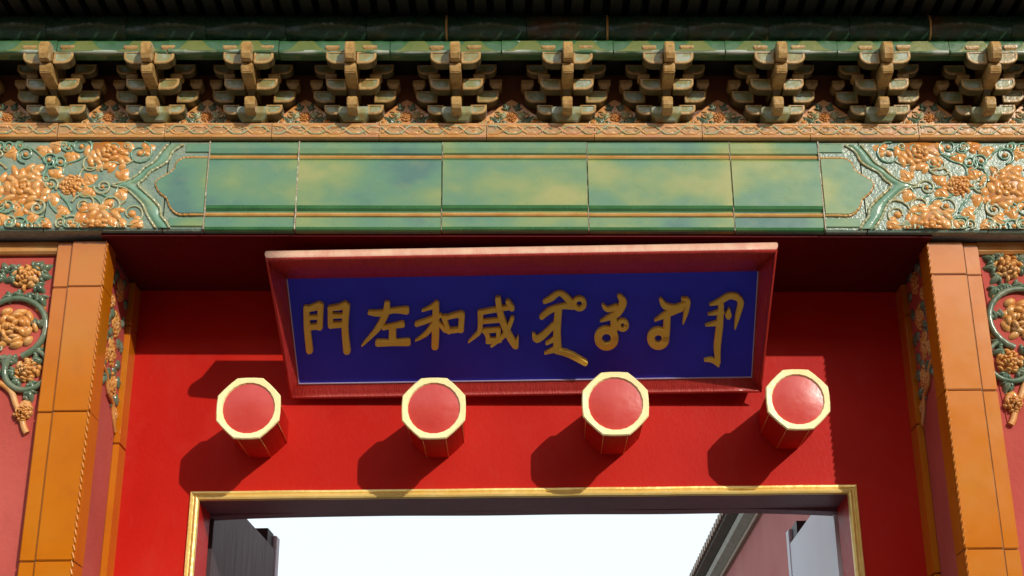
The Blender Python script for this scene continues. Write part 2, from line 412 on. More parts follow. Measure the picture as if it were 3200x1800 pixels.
for side in (-1, 1):
    rnd = random.Random(11)
    def lc(x, y):
        u, v = z4(x, y)
        return (u if side < 0 else mirX(u), v)
    carv = empty('beam_end_carving', gate)
    fr = Fr((0, -.003, 0), (1, 0, KU), (0, 0, 1), (0, -1, 0))
    # raised centre field
    jx = joints[0] - G if side < 0 else joints[-1] + G
    pin = smooth_path([lc(*p) for p in inner], 4)
    def field(poly, h, name, mt, shrink=0):
        mb = MB(); n = len(poly)
        lo = [fr(p[0], p[1], 0) for p in poly]; cx = sum(p[0] for p in poly) / n; cy = sum(p[1] for p in poly) / n
        hi = [fr(p[0] + (cx - p[0]) * .02, p[1] + (cy - p[1]) * .05, h) for p in poly]
        mb.loft(lo, hi, 0); return mb.build(name, mt, carv)
    pin2 = [p for p in pin if (p.x < jx if side < 0 else p.x > jx)]
    poly = [(jx, pin2[0].y)] + [(p.x, p.y) for p in pin2] + [(jx, pin2[-1].y)]
    field(poly, .009, 'centre_field', 'green')
    for nm, path, rad, mt in (('rope_line', inner, .0055, 'gold_line'), ('rope_line', mid, .0055, 'bead'), ('rope_line', outer, .005, 'bead')):
        pts = smooth_path([lc(*p) for p in path], 5)
        if path is inner:
            pts = [p for p in pts if (p.x < jx if side < 0 else p.x > jx)]
            pts = [Vector((jx, pts[0].y))] + pts + [Vector((jx, pts[-1].y))]
        mb = MB()
        rr = [rad * (1 + .22 * math.sin(i * 2.4)) for i in range(len(pts))]
        mb.tube([fr(p[0], p[1], .003) for p in pts], rr, 6, nrm=fr.w)
        mb.build(nm, mt, carv, weld=False)
    # green band between the lines
    A = smooth_path([lc(*p) for p in inner], 4); B = smooth_path([lc(*p) for p in mid], 4); Cc = smooth_path([lc(*p) for p in outer], 4)
    for P1, P2 in ((B, Cc),):
        mb = MB(); n = min(len(P1), len(P2))
        for i in range(n - 1):
            q = []
            for (pa, pb) in ((P1[i], P2[i]), (P1[i + 1], P2[i + 1])):
                for t, h in ((.12, 0), (.3, .006), (.7, .006), (.88, 0)):
                    m_ = pa.lerp(pb, t); q.append(fr(m_[0], m_[1], h))
            mb.add(q, [(0, 1, 5, 4), (1, 2, 6, 5), (2, 3, 7, 6)], 0, True)
        mb.build('green_band', 'green_rel', carv)
    # border strips along the top and bottom of the pointed end tile
    for v0, v1 in ((3.899, 3.938), (4.206, 4.246)):
        xa = lc(1640, 600)[0] if v0 > 4 else lc(1545, 600)[0]
        mb = MB()
        mb.loft([fr(*q) for q in ((xa, v0, 0), (xa, v1, 0), (xa, v1 - .004, .005), (xa, v0 + .004, .005))], [fr(*q) for q in ((jx, v0, 0), (jx, v1, 0), (jx, v1 - .004, .005), (jx, v0 + .004, .005))])
        mb.build('border_strip', 'green', carv)
    # flowers
    S = .0005615   # metres per crop pixel
    FL = [(210, 640, 180, None), (980, 320, 165, 'down'), (880, 970, 185, 'up'), (640, 620, 88, None), (-560, 420, 170, None), (-420, 900, 150, 'up'), (-900, 640, 180, None), (-1500, 500, 170, None), (-1200, 880, 150, 'up')]
    for x, y, r, h in FL:
        flower(fr, lc(x, y), r * S, .020, carv, half=h, rnd=rnd, vlim=(3.895, 4.250), ps=1.0)
    LV = [(110, 335, 200), (390, 320, 250), (640, 375, 260), (800, 570, 130), (785, 685, 230), (1100, 535, 60), (1085, 705, -60), (1220, 965, 200), (555, 865, 230), (290, 920, 220), (400, 985, 200), (15, 930, 120),
          (505, 515, 70), (475, 745, -70), (1320, 300, 20), (-120, 420, 40), (-180, 780, -40), (-300, 620, 180), (-650, 700, -90), (-760, 330, 100), (-1150, 420, 20), (-1250, 720, 0), (510, 270, 170), (170, 860, 260)]
    for x, y, a in LV:
        a = R(a if side < 0 else 180 - a)
        leaf(fr, lc(x, y), a, .032, .024, .010, carv, 'flower')
    SC = [(820, 440, 85, 1), (1020, 430, 80, -1), (750, 800, 85, -1), (980, 800, 75, 1), (1180, 880, 110, 1), (1250, 340, 90, -1), (620, 960, 75, 1), (730, 280, 75, 1), (230, 350, 65, -1), (440, 400, 60, 1), (60, 810, 75, 1), (330, 830, 60, -1),
          (450, 620, 55, 1), (920, 640, 60, 1), (540, 420, 55, -1), (160, 980, 70, 1), (-80, 620, 80, 1), (-60, 300, 70, -1), (-300, 400, 80, 1), (-260, 950, 70, 1), (-600, 760, 80, 1), (-700, 560, 70, -1), (-1150, 600, 90, 1)]
    SC += [(rnd.uniform(-1400, 1180), rnd.choice((275, 300, 960, 990, rnd.uniform(300, 960))), rnd.uniform(26, 54), rnd.choice((-1, 1))) for _ in range(85)]
    for x, y, r, s in SC:
        if x > 1000 and 420 < y < 840: continue
        scroll(fr, lc(x, y), r * S, rnd.random() * 6, 1.35 * s * -side, .0052, carv, 'bead' if rnd.random() < .6 else 'green_rel', knob='flower')

    for st in ([(1000, 625), (900, 640), (700, 640), (450, 640), (390, 560)], [(700, 560), (760, 470), (900, 480), (990, 420), (1110, 440), (1200, 400)], [(690, 690), (740, 730), (860, 740), (960, 860), (1080, 860)], [(420, 700), (460, 820), (560, 900), (690, 900)],
               [(380, 540), (420, 440), (330, 330), (250, 280)], [(60, 480), (-20, 430), (-150, 520), (-300, 500), (-420, 440)], [(60, 800), (0, 860), (-160, 860), (-300, 900)], [(560, 530), (590, 440), (700, 400), (800, 330)], [(40, 540), (-80, 640), (-200, 700)], [(520, 700), (600, 780), (640, 860)], [(1120, 600), (1060, 640), (1000, 740), (900, 700)]):
        pts = smooth_path([lc(*p) for p in st], 5)
        mb = MB(); mb.tube([fr(p[0], p[1], .002) for p in pts], [.0046 * (1 + .15 * math.sin(i * 1.9)) for i in range(len(pts))], 6, nrm=fr.w)
        mb.build('stem', 'bead' if rnd.random() < .5 else 'green_rel', carv, weld=False)
    for ch in carv.children:
        for v in ch.data.vertices:
            v.co.z = min(max(v.co.z, 3.8945 + KU * v.co.x), 4.2525 + KU * v.co.x)

# ---- scroll band ----------------------------------------------------
band = empty('scroll_band', gate)
bx = [-2.97 + i * .405 for i in range(16)]
for i in range(len(bx) - 1):
    x0, x1 = bx[i] + .0012, min(bx[i + 1] - .0012, 2.95)
    mb = MB(); dy = random.uniform(-.001, .001)
    pf = [(.3, 4.261), (-.012, 4.261), (-.020, 4.266), (-.022, 4.274), (-.020, 4.277), (-.020, 4.314), (-.022, 4.317), (-.022, 4.323), (-.016, 4.327), (.3, 4.327)]
    mb.loft([(x0, y + dy, z + zu(x0)) for y, z in pf], [(x1, y + dy, z + zu(x1)) for y, z in pf])
    t = mb.build('band_tile', ['band_bg', 'ochre_band'], band)
    for p in t.data.polygons:
        c = p.center; zz = c.z - zu(c.x)
        if c.y < -.005 and (zz < 4.2765 or zz > 4.3145): p.material_index = 1
    wv = MB(); n = 60; per = .148
    for ph, rad in ((0, .0046), (math.pi, .0046)):
        pts = []
        for k in range(n):
            x = x0 + .008 + (x1 - x0 - .016) * k / (n - 1)
            s_ = math.sin(2 * math.pi * x / per + ph)
            s_ = max(-1, min(1, s_ * 1.35))
            pts.append((x, -.021 + dy + (.0012 if ph else 0), 4.2955 + .0165 * s_ + zu(x)))
        wv.tube(pts, rad, 5, 1 if ph == 0 else 0)
    k = math.ceil((x0 + .02) / (per / 2))
    while k * per / 2 < x1 - .02:
        x = k * per / 2
        fq = Fr((0, -.0195 + dy, 0), (1, 0, 0), (0, 0, 1), (0, -1, 0))
        zz = 4.2955 + zu(x)
        for sgn in (-1, 1):
            dome(wv, fq, (x + per / 4, zz + sgn * .0125), (1, 0), .021, .0062, .006, 0, 8)
        dome(wv, fq, (x, zz + random.uniform(-.002, .002)), (0, 1), .010, .008, .006, 0, 7)
        k += 1
    for q in range(26):
        x = x0 + .012 + (x1 - x0 - .024) * random.random(); z = 4.2955 + random.choice((-1, 1)) * random.uniform(.004, .016); r0 = random.uniform(.004, .008); a0 = random.random() * 6
        wv.tube([(x + r0 * (1 - .12 * i) * math.cos(a0 + i * .8), -.0215 + dy, z + zu(x) + r0 * (1 - .12 * i) * .8 * math.sin(a0 + i * .8)) for i in range(6)], .0022, 4, random.choice((0, 1, 1)))
    wv.build('scroll_relief', ['ochre_band', 'bead'], band, weld=False)

# ---- board behind the brackets ---------------------------------------
bb = MB(); pr = [(.03, 4.327), (.03, 4.68), (.3, 4.68), (.3, 4.327)]
bb.loft([(XB0, y, z + zu(XB0)) for y, z in pr], [(XB1, y, z + zu(XB1)) for y, z in pr])
bb.build('backing_board', 'back', gate)

# ---- brackets ---------------------------------------------------------
# local frame of a cluster: x along the beam, y = -out, z up from the band top
def arm_shape(hw, z0, z1, o0, o1, sag=.5, gap=0.0):
    """boat-shaped arm: flat top, lower ends curving up; ochre rim and green face"""
    h = z1 - z0; n = 5
    def outline(hw_, z0_, z1_, r):
        pts = [(-hw_, z1_)]
        for i in range(n + 1):
            a = math.pi + (math.pi / 2) * i / n
            pts.append((-hw_ + r * 1.7 + r * 1.7 * math.cos(a), z0_ + r + r * math.sin(a)))
        for i in range(n + 1):
            a = 1.5 * math.pi + (math.pi / 2) * i / n
            pts.append((hw_ - r * 1.7 + r * 1.7 * math.cos(a), z0_ + r + r * math.sin(a)))
        pts.append((hw_, z1_))
        return pts
    mb = MB()
    a = outline(hw, z0, z1, h * .8); b = outline(hw - .003, z0 + .003, z1 - .002, h * .76); c = outline(hw - .009, z0 + .009, z1 - .006, h * .66)
    bk = [(x, -o0, z) for x, z in a]; f1 = [(x, -o1 + .003, z) for x, z in a]; f2 = [(x, -o1, z) for x, z in b]; f3 = [(x, -o1, z) for x, z in c]; f4 = [(x, -o1 + .0025, z) for x, z in c]
    k = len(a)
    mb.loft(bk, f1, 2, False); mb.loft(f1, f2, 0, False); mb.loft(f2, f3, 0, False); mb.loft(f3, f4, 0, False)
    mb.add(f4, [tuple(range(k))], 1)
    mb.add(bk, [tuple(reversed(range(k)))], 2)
    return mb
def half_arm(sg, x0, x1, z0, z1, o0, o1):
    """one side of an arm: block with a strongly rounded lower outer corner; recessed green face"""
    n = 5
    def outline(a, b, c, d, r1, r0):
        pts = [(a, d)]
        for i in range(n + 1):
            t = math.pi + (math.pi / 2) * i / n
            pts.append((a + r0 + r0 * math.cos(t), c + r0 + r0 * math.sin(t)))
        for i in range(n + 1):
            t = 1.5 * math.pi + (math.pi / 2) * i / n
            pts.append((b - r1 * 1.3 + r1 * 1.3 * math.cos(t), c + r1 + r1 * math.sin(t)))
        pts.append((b, d)); return [(sg * x, z) for x, z in pts]
    h = z1 - z0
    A = outline(x0, x1, z0, z1, h * .62, h * .12); B = outline(x0 + .003, x1 - .003, z0 + .003, z1 - .002, h * .58, h * .11); Cq = outline(x0 + .009, x1 - .009, z0 + .010, z1 - .006, h * .42, h * .08)
    mb = MB(); k = len(A)
    bk = [(x, -o0, z) for x, z in A]; f1 = [(x, -o1 + .003, z) for x, z in A]; f2 = [(x, -o1, z) for x, z in B]; f3 = [(x, -o1, z) for x, z in Cq]; f4 = [(x, -o1 + .003, z) for x, z in Cq]
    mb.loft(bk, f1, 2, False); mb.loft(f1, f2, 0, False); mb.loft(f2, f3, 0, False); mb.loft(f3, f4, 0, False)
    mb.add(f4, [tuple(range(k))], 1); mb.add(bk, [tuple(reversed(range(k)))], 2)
    return mb
def nose_shape(prof_, hw):
    mb = MB()
    a = [(-hw, -o, z) for o, z in prof_]; b = [(hw, -o, z) for o, z in prof_]
    mb.loft(a, b, 0, True)
    return mb
def block_shape(hw, z0, z1, o0, o1):
    mb = MB(); zc = z0 + (z1 - z0) * .45
    def ring(h_, oo, z): return [(-h_, -o0, z), (h_, -o0, z), (h_, -oo, z), (-h_, -oo, z)]
    s_ = (z1 - z0) * .35
    r0, r1, r2 = ring(hw - s_, o1 - s_, z0), ring(hw, o1, zc), ring(hw, o1, z1)
    mb.loft(r0, r1, 0, False); mb.loft(r1, r2, 0, False)
    mb.add(r0, [(3, 2, 1, 0)]); mb.add(r2, [(0, 1, 2, 3)])
    return mb
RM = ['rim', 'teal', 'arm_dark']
def build_cluster():
    root = empty('bracket_cluster', gate)
    def arm(*a): arm_shape(*a).build('arm', RM, root)
    def blk(cx, hw, z0, z1, o0, o1, mt='rim'):
        mb = block_shape(hw, z0, z1, o0, o1)
        mb.v = [(x + cx, y, z) for x, y, z in mb.v]
        mb.build('bearing_block', mt, root, bevel=.0018)
    def halves(x0, x1, z0, z1, o0, o1):
        for sg in (-1, 1): half_arm(sg, x0, x1, z0, z1, o0, o1).build('arm', RM, root)
    # base block and lowest arm
    blk(0, .056, .0, .052, -.03, .048, 'teal')
    halves(.050, .112, .024, .066, -.03, .036)
    # rear arms on the wall plane, with their end blocks
    halves(.074, .158, .084, .136, -.03, .020)
    for s in (-1, 1):
        blk(s * .146, .024, .142, .176, -.03, .034)
    # first step: short arms below, long arms above
    halves(.022, .100, .090, .138, .062, .106)
    halves(.070, .150, .172, .214, .045, .082)
    for s in (-1, 1):
        blk(s * .084, .022, .142, .166, .050, .094)
    # second step
    halves(.020, .094, .152, .204, .146, .190)
    for s in (-1, 1):
        blk(s * .070, .026, .207, .228, .140, .196)
    # body that ties the steps together
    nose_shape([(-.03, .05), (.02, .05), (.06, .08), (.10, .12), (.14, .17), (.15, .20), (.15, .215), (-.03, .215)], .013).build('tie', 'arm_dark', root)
    # lower tongue
    nose_shape([(-.03, .070), (.088, .070), (.102, .064), (.108, .050), (.104, .030), (.094, .016), (.070, .012), (-.03, .020)], .019).build('tongue', 'rim', root, bevel=.003)
    # long bar of the middle step
    nose_shape([(-.03, .152), (.190, .152), (.206, .146), (.208, .128), (.200, .110), (.186, .104), (-.03, .104)], .021).build('beak', 'rim', root, bevel=.003)
    # head on top
    nose_shape([(.02, .222), (.226, .222), (.244, .214), (.252, .190), (.246, .164), (.234, .146), (.214, .144), (.196, .160), (.02, .16)], .018).build('head', 'rim', root, bevel=.003)
    return root
proto = build_cluster()
pxs = [dY(x, 290, -.03).x for x in (130, 380, 625, 880, 1140, 1415, 1665, 1940, 2205, 2470)]
cxs = [-2.95, -2.555, -2.165] + [0.015 + x for x in pxs] + [2.13, 2.52]
def put(rt, x):
    rt.location = (x, -.005, 4.327 + zu(x)); rt.rotation_euler = (0, 0, random.uniform(-.02, .02))
for i, x in enumerate(cxs):
    if i == 0:
        put(proto, x); continue
    r_ = empty('bracket_cluster', gate); put(r_, x)
    for ch in proto.children:
        c = ch.copy(); COL.objects.link(c); c.parent = r_
# lotus carvings between the clusters
for x0, x1 in zip(cxs[:-1], cxs[1:]):
    xm = (x0 + x1) / 2
    cv = empty('flame_carving', gate)
    fr = Fr((xm, .03, 4.327 + zu(xm)), (1, 0, 0), (0, 0, 1), (0, -1, 0))
    mb = MB()
    tri = [(-.165, 0), (-.125, .035), (-.08, .062), (-.04, .100), (0, .125), (.04, .100), (.08, .062), (.125, .035), (.165, 0)]
    mb.loft([fr(a, b, 0) for a, b in tri], [fr(a * .96, b * .96, .014) for a, b in tri]); mb.build('flame_panel', 'ochre', cv)
    f2 = Fr(fr.o + fr.w * .014, fr.u, fr.v, fr.w)
    flower(f2, (0, .044), .022, .018, cv, 'ochre')
    for s in (-1, 1):
        leaf(f2, (s * .036, .050), R(90 - s * 70), .022, .012, .014, cv, 'bead')
        leaf(f2, (s * .085, .020), R(90 - s * 60), .020, .010, .010, cv, 'ochre')
        leaf(f2, (s * .120, .014), R(90 - s * 70), .018, .010, .010, cv, 'bead')
        leaf(f2, (s * .030, .014), R(-90 + s * 60), .020, .010, .012, cv, 'vine')
        scroll(f2, (s * .055, .052), .016, 2.0, 1.2 * s, .0038, cv, 'rim')
    for s in (-1, 1):
        leaf(f2, (s * .060, .025), R(90 - s * 50), .032, .013, .014, cv, 'vine')
        leaf(f2, (s * .022, .085), R(90 - s * 20), .024, .010, .014, cv, 'vine')
        scroll(f2, (s * .088, .018), .020, 1.0, 1.2 * s, .0042, cv, 'bead')

# ---- fillet, purlin, rafters, roof -------------------------------------
fil = empty('eave_fillet', gate)
fx = [-2.98 + .415 * i for i in range(15)]
for a, b in zip(fx[:-1], fx[1:]):
    mb = MB(); dy = random.uniform(-.003, .003)
    pf = [(y - .038, z - .030) for y, z in [(-.105, 4.554), (-.140, 4.554), (-.152, 4.558), (-.157, 4.566), (-.157, 4.600), (-.153, 4.609), (-.145, 4.612), (-.105, 4.612)]]
    mb.loft([(a + .001, y + dy, z + zu(a)) for y, z in pf], [(b - .001, y + dy, z + zu(b)) for y, z in pf])
    t = mb.build('fillet_tile', 'fillet', fil)
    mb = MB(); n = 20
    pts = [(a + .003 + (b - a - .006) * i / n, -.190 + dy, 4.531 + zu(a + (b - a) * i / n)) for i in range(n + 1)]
    mb.tube(pts, [.0065 + .003 * max(0, math.sin(i * .55 + a * 9)) for i in range(n + 1)], 6); mb.build('sheen_bead', 'fillet_edge', fil, weld=False)  # added bead with the sheen put into its colour
    for c in (a + .10, a + .31):
        mb = MB()
        hump = [(u, z - .030) for u, z in [(-.095, 4.562), (-.06, 4.572), (-.045, 4.588), (-.03, 4.605), (.03, 4.605), (.045, 4.588), (.06, 4.572), (.095, 4.562)]]
        mb.loft([(c + u, -.194 + dy, z + zu(c)) for u, z in hump], [(c + u * .95, -.197 + dy, z + zu(c) - .0003) for u, z in hump])
        mb.build('painted_scallop', 'fillet_y', fil)
pur = empty('eave_purlin', gate)
fx2 = [-2.98 + .3 * i for i in range(21)]
for i, (a, b) in enumerate(zip(fx2[:-1], fx2[1:])):
    mb = MB(); r_ = .058
    ring = [(-.163 + r_ * math.cos(t), 4.642 + r_ * math.sin(t)) for t in [2 * math.pi * k / 16 for k in range(16)]]
    b = min(b, 2.95)
    mb.loft([(a + .001, y, z + zu(a)) for y, z in ring], [(b - .001, y, z + zu(b)) for y, z in ring], 0, True, True)
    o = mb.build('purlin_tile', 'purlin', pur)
    if i in (3, 9, 11, 15):
        mb = MB()
        mb.loft([(a - .004, -.163 + (y + .163) * 1.01, 4.642 + (z - 4.642) * 1.01 + zu(a)) for y, z in ring], [(a + .004, -.163 + (y + .163) * 1.01, 4.642 + (z - 4.642) * 1.01 + zu(a)) for y, z in ring], 0, True, True)
        mb.build('joint_mortar', 'gold_line', pur)
slab_pf = [(.03, 4.562), (-.141, 4.562), (-.141, 4.59), (.03, 4.59)]
mb = MB(); mb.loft([(XB0, y, z + zu(XB0)) for y, z in slab_pf], [(XB1, y, z + zu(XB1)) for y, z in slab_pf]); mb.build('bracket_ceiling', 'rafter', gate)
# rafters: square, one by one
eave = empty('eave_rafters', gate)
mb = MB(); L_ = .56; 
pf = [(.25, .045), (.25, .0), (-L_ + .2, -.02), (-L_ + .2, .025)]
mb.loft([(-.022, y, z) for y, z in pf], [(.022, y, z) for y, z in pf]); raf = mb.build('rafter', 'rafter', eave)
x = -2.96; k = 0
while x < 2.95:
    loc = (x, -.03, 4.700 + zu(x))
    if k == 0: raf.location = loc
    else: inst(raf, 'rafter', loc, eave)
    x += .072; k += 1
def slab(name, pf, mt, par, x0=XB0, x1=XB1):
    mb = MB(); mb.loft([(x0, y, z + zu(x0)) for y, z in pf], [(x1, y, z + zu(x1)) for y, z in pf]); return mb.build(name, mt, par)
slab('eave_board', [(.22, 4.748), (-.40, 4.726), (-.40, 4.740), (.22, 4.772)], 'rafter', gate)
roof = slab('roof', [(-.42, 4.745), (.6, 5.25), (1.6, 4.78), (1.6, 4.75), (.6, 5.2), (.22, 4.80), (-.40, 4.742)][::-1], 'roof', gate)
mb = MB()
n = 8
a = [(.034 * math.cos(math.pi * j / n), 0, .034 * math.sin(math.pi * j / n)) for j in range(n + 1)]
d_ = Vector((0, .99, .48))
mb.loft(a, [Vector(q) + d_ for q in a], 0, True, True); bt = mb.build('barrel_tile', 'roof', roof)
x = -2.94; k = 0
while x < 2.93:
    loc = (x, -.422, 4.747 + zu(x))
    if k == 0: bt.location = loc
    else: inst(bt, 'barrel_tile', loc, roof)
    x += .135; k += 1

# ---- flanking walls, pilasters, reveals ---------------------------------
XL, XR = -1.543, 1.487
PF = .055
for side in (-1, 1):
    xe = XL if side < 0 else XR
    s = side
    def X(d): return xe + s * d              # distance outwards from the inner front edge
    def bxs(mb, d0, d1, y0, y1, z0, z1, mi=0):
        x0, x1 = sorted((X(d0), X(d1))); mb.box(x0, x1, y0, y1, z0, z1, mi)
    ztop = 3.872 + zu(xe)
    wall = MB(); bxs(wall, .022, 1.45, .105, .95, 0, ztop + .0); wall = wall.build('plaster_wall', 'plaster', gate)
    pil = empty('tile_pilaster', gate)
    mb = MB(); bxs(mb, .006, .186, PF + .022, .104, 0, ztop - .003); bxs(mb, .006, .0215, .104, .17, 0, ztop - .003); mb.build('mortar_bed', 'mortar', pil)
    jd = [720, 1034, 1410] if side < 0 else [690, 981, 1381]
    jz = [dY(230 if side < 0 else 2400, y, PF).z for y in jd]
    zs = [ztop] + jz
    while zs[-1] > .2: zs.append(max(.1, zs[-1] - .57))
    for a, b in zip(zs[:-1], zs[1:]):
        o1, o2, o3 = (random.uniform(-.001, .001) for _ in range(3))
        mb = MB(); bxs(mb, 0, .130, PF + o1, PF + .02, b + .002, a - .002); mb.build('front_tile', 'yellow', pil, bevel=.003)
        mb = MB(); bxs(mb, .1335, .188, PF + .010 + o2, PF + .04, b + .002, a - .002); mb.build('edge_tile', 'yellow', pil, bevel=.003)
        mb = MB(); bxs(mb, .0 + o3, .0055, PF + .0205, .175, b + .002, a - .002); mb.build('return_tile', 'yellow', pil)
        # roped bead on the corner
        mb = MB(); z = a - .012
        while z > b + .012:
            c = Vector((X(.0024), PF + .0012, z))
            dv = Vector((-s * .35, .0, -1)).normalized()
            pts = [c - dv * .014, c - dv * .008, c + dv * .008, c + dv * .014]
            mb.tube(pts, [.0012, .0042, .0042, .0012], 6)
            z -= .0265
        mb.build('rope_bead', 'yellow', pil, weld=False)
    # dotted seam: mortar line between the two strips
    mb = MB(); bxs(mb, .1298, .1337, PF + .009, PF + .02, 0.1, ztop - .004); mb.build('seam_mortar', 'seam', pil)
    # head moulding above the plaster
    zb0, zb1 = dY(90 if side < 0 else 2500, 637, .08).z, dY(90 if side < 0 else 2500, 606, .08).z
    xs = [.191, .62, 1.05, 1.45]
    hm = empty('head_moulding', gate)
    for a, b in zip(xs[:-1], xs[1:]):
        mb = MB(); pf = [(.104, zb0), (.088, zb0), (.078, zb0 + .008), (.074, (zb0 + zb1) / 2), (.078, zb1 - .008), (.088, zb1), (.104, zb1)]
        mb.loft([(X(a + .001), y, z) for y, z in pf], [(X(b - .001), y, z) for y, z in pf]); mb.build('moulding_tile', 'ochre', hm)
    # reveal strip next to the red woodwork
    rs = empty('reveal_strip', gate)
    for a, b in zip(zs[:-1], zs[1:]):
        mb = MB(); x0, x1 = sorted((X(-.004), X(.0215))); mb.box(x0, x1, .455, DP + .03, b + .002, a - .002); mb.build('strip_tile', 'yellow', rs, bevel=.003)
    # carved corner on the wall
    cv = empty('corner_carving', gate)
    fw = Fr((0, .105, 0), (1, 0, 0), (0, 0, 1), (0, -1, 0))
    def z8(x, y):
        p = PY(x * .7587, 700 + y * .7587, .09)
        return (p.x if side < 0 else XL + XR - p.x, p.z)
    S8 = .00102
    rnd = random.Random(5)
    # ochre ground of the corner, stepped lower border
    edge = [(228, 165), (160, 560), (150, 700), (118, 850), (95, 830), (70, 760), (50, 700), (0, 660), (-60, 650), (-120, 620), (-220, 520), (-380, 480), (-420, 380), (-560, 330), (-560, 165)]
    poly = [z8(*p) for p in edge]
    mb = MB(); mb.loft([fw(a, b, 0) for a, b in poly], [fw(a, b, .004) for a, b in poly]); mb.build('carving_ground', 'plaster', cv)
    bl = smooth_path([z8(*p) for p in [(-560, 335), (-420, 390), (-380, 490), (-220, 530), (-120, 630), (-60, 655), (0, 655), (45, 690), (65, 745), (95, 790), (120, 760), (100, 735), (85, 765), (95, 830), (108, 860)]], 4)
    mb = MB(); mb.tube([fw(p[0], p[1], .009) for p in bl], .012, 7, nrm=fw.w); mb.build('border_scroll', 'ochre', cv, weld=False)
    f3 = Fr(fw.o + fw.w * .004, fw.u, fw.v, fw.w)
    for x, y, r in [(110, 215, 52), (55, 430, 82), (110, 600, 48), (95, 775, 34), (-150, 240, 60), (-260, 420, 60), (-90, 590, 40), (-420, 260, 60)]:
        flower(f3, z8(x, y), r * S8, .045, cv, rnd=rnd, ps=1.15)
    for x, y, r, a0, tn in [(55, 430, 118, -1.2, .95), (110, 600, 78, 2.4, .8), (-260, 420, 90, 0, .9)]:
        c = z8(x, y); mb = MB(); pts = []
        for i in range(26):
            t = i / 25; a = a0 + tn * 2 * math.pi * t
            pts.append(f3(c[0] + (1 if side < 0 else -1) * r * S8 * math.cos(a), c[1] + r * S8 * math.sin(a) * .98, .012))
        mb.tube(pts, [.013 * (1 - .3 * i / 25) for i in range(26)], 7, nrm=f3.w); mb.build('vine', 'vine', cv, weld=False)
    for x, y, a in [(60, 180, 140), (150, 170, 40), (180, 215, 0), (45, 225, 200), (160, 260, -40), (70, 290, 180), (120, 300, -80), (170, 310, -60), (30, 300, 200), (185, 180, 30), (175, 405, 60), (150, 520, 20), (150, 560, -10), (45, 555, 150), (40, 610, 190), (130, 665, -60),
                    (60, 650, 220), (120, 700, -70), (10, 560, 180), (20, 180, 120), (-40, 260, 180), (-60, 200, 90), (-150, 330, -90), (-230, 230, 170), (-330, 330, 200), (-20, 610, 200), (0, 215, 160)]:
        leaf(f3, z8(x, y), R(a if side < 0 else 180 - a), .030, .017, .026, cv, 'vine')
    for _ in range(46):
        x, y = rnd.uniform(-330, 195), rnd.uniform(170, 660)
        if x < 0 and y > 560: continue
        if x > 215 - y * .09 or any((x - a) ** 2 + (y - b) ** 2 < (r * .8) ** 2 for a, b, r in [(110, 215, 52), (55, 430, 82), (110, 600, 48), (-150, 240, 60), (-260, 420, 60)]): continue
        if rnd.random() < .55: leaf(f3, z8(x, y), rnd.random() * 6.28, .022, .012, .020, cv, rnd.choice(('vine', 'vine', 'ochre')))
        else: scroll(f3, z8(x, y), .020, rnd.random() * 6, rnd.choice((-1.2, 1.2)), .0055, cv, rnd.choice(('vine', 'bead')), w=.008)
    for y in (690, 715, 740, 765): leaf(f3, z8(rnd.uniform(95, 130), y), rnd.random() * 6.28, .018, .011, .020, cv, rnd.choice(('vine', 'ochre')))
    # carved corner and plaster inside the reveal
    rv = empty('reveal_carving', gate)
    U = Vector((0, 1, 0)); Wv = Vector((-s, 0, 0))
    fr2 = Fr((X(.022), 0, 0), U, (0, 0, 1), Wv)
    zt = ztop - .02
    rp_ = [(.18, zt), (.452, zt), (.452, 3.26), (.43, 3.24), (.40, 3.30), (.36, 3.36), (.30, 3.37), (.25, 3.42), (.21, 3.44), (.18, 3.42)]
    mb = MB(); mb.loft([fr2(a, b, 0) for a, b in rp_], [fr2(a, b, .004) for a, b in rp_]); mb.build('carving_ground', 'plaster', rv)
    f5 = Fr(fr2.o + fr2.w * .004, fr2.u, fr2.v, fr2.w)
    for y_, z_, r in [(.33, 3.80, .05), (.32, 3.66, .055), (.30, 3.54, .055), (.36, 3.43, .048), (.42, 3.33, .03), (.24, 3.72, .03), (.23, 3.50, .03)]:
        flower(f5, (y_, z_), r, .018, rv, rnd=rnd, ps=1.15)
    for y_, z_, a in [(.22, 3.80, 100), (.42, 3.78, 60), (.41, 3.70, 0), (.22, 3.64, 180), (.42, 3.60, 20), (.40, 3.52, -30), (.22, 3.58, 160), (.21, 3.46, 200), (.29, 3.45, 220), (.43, 3.46, 20), (.38, 3.37, 240), (.43, 3.39, 30), (.27, 3.84, 90), (.38, 3.85, 60), (.25, 3.42, 250), (.38, 3.60, 60), (.26, 3.68, 120), (.26, 3.60, 200), (.36, 3.48, 40)]:
        leaf(f5, (y_, z_), R(a), .030, .016, .014, rv, 'vine')
    pts = smooth_path([(.44, 3.27), (.40, 3.31), (.37, 3.36), (.30, 3.38), (.26, 3.43), (.20, 3.45)], 4)
    mb = MB(); mb.tube([f5(p[0], p[1], .005) for p in pts], .008, 6, nrm=f5.w); mb.build('border_scroll', 'ochre', rv, weld=False)

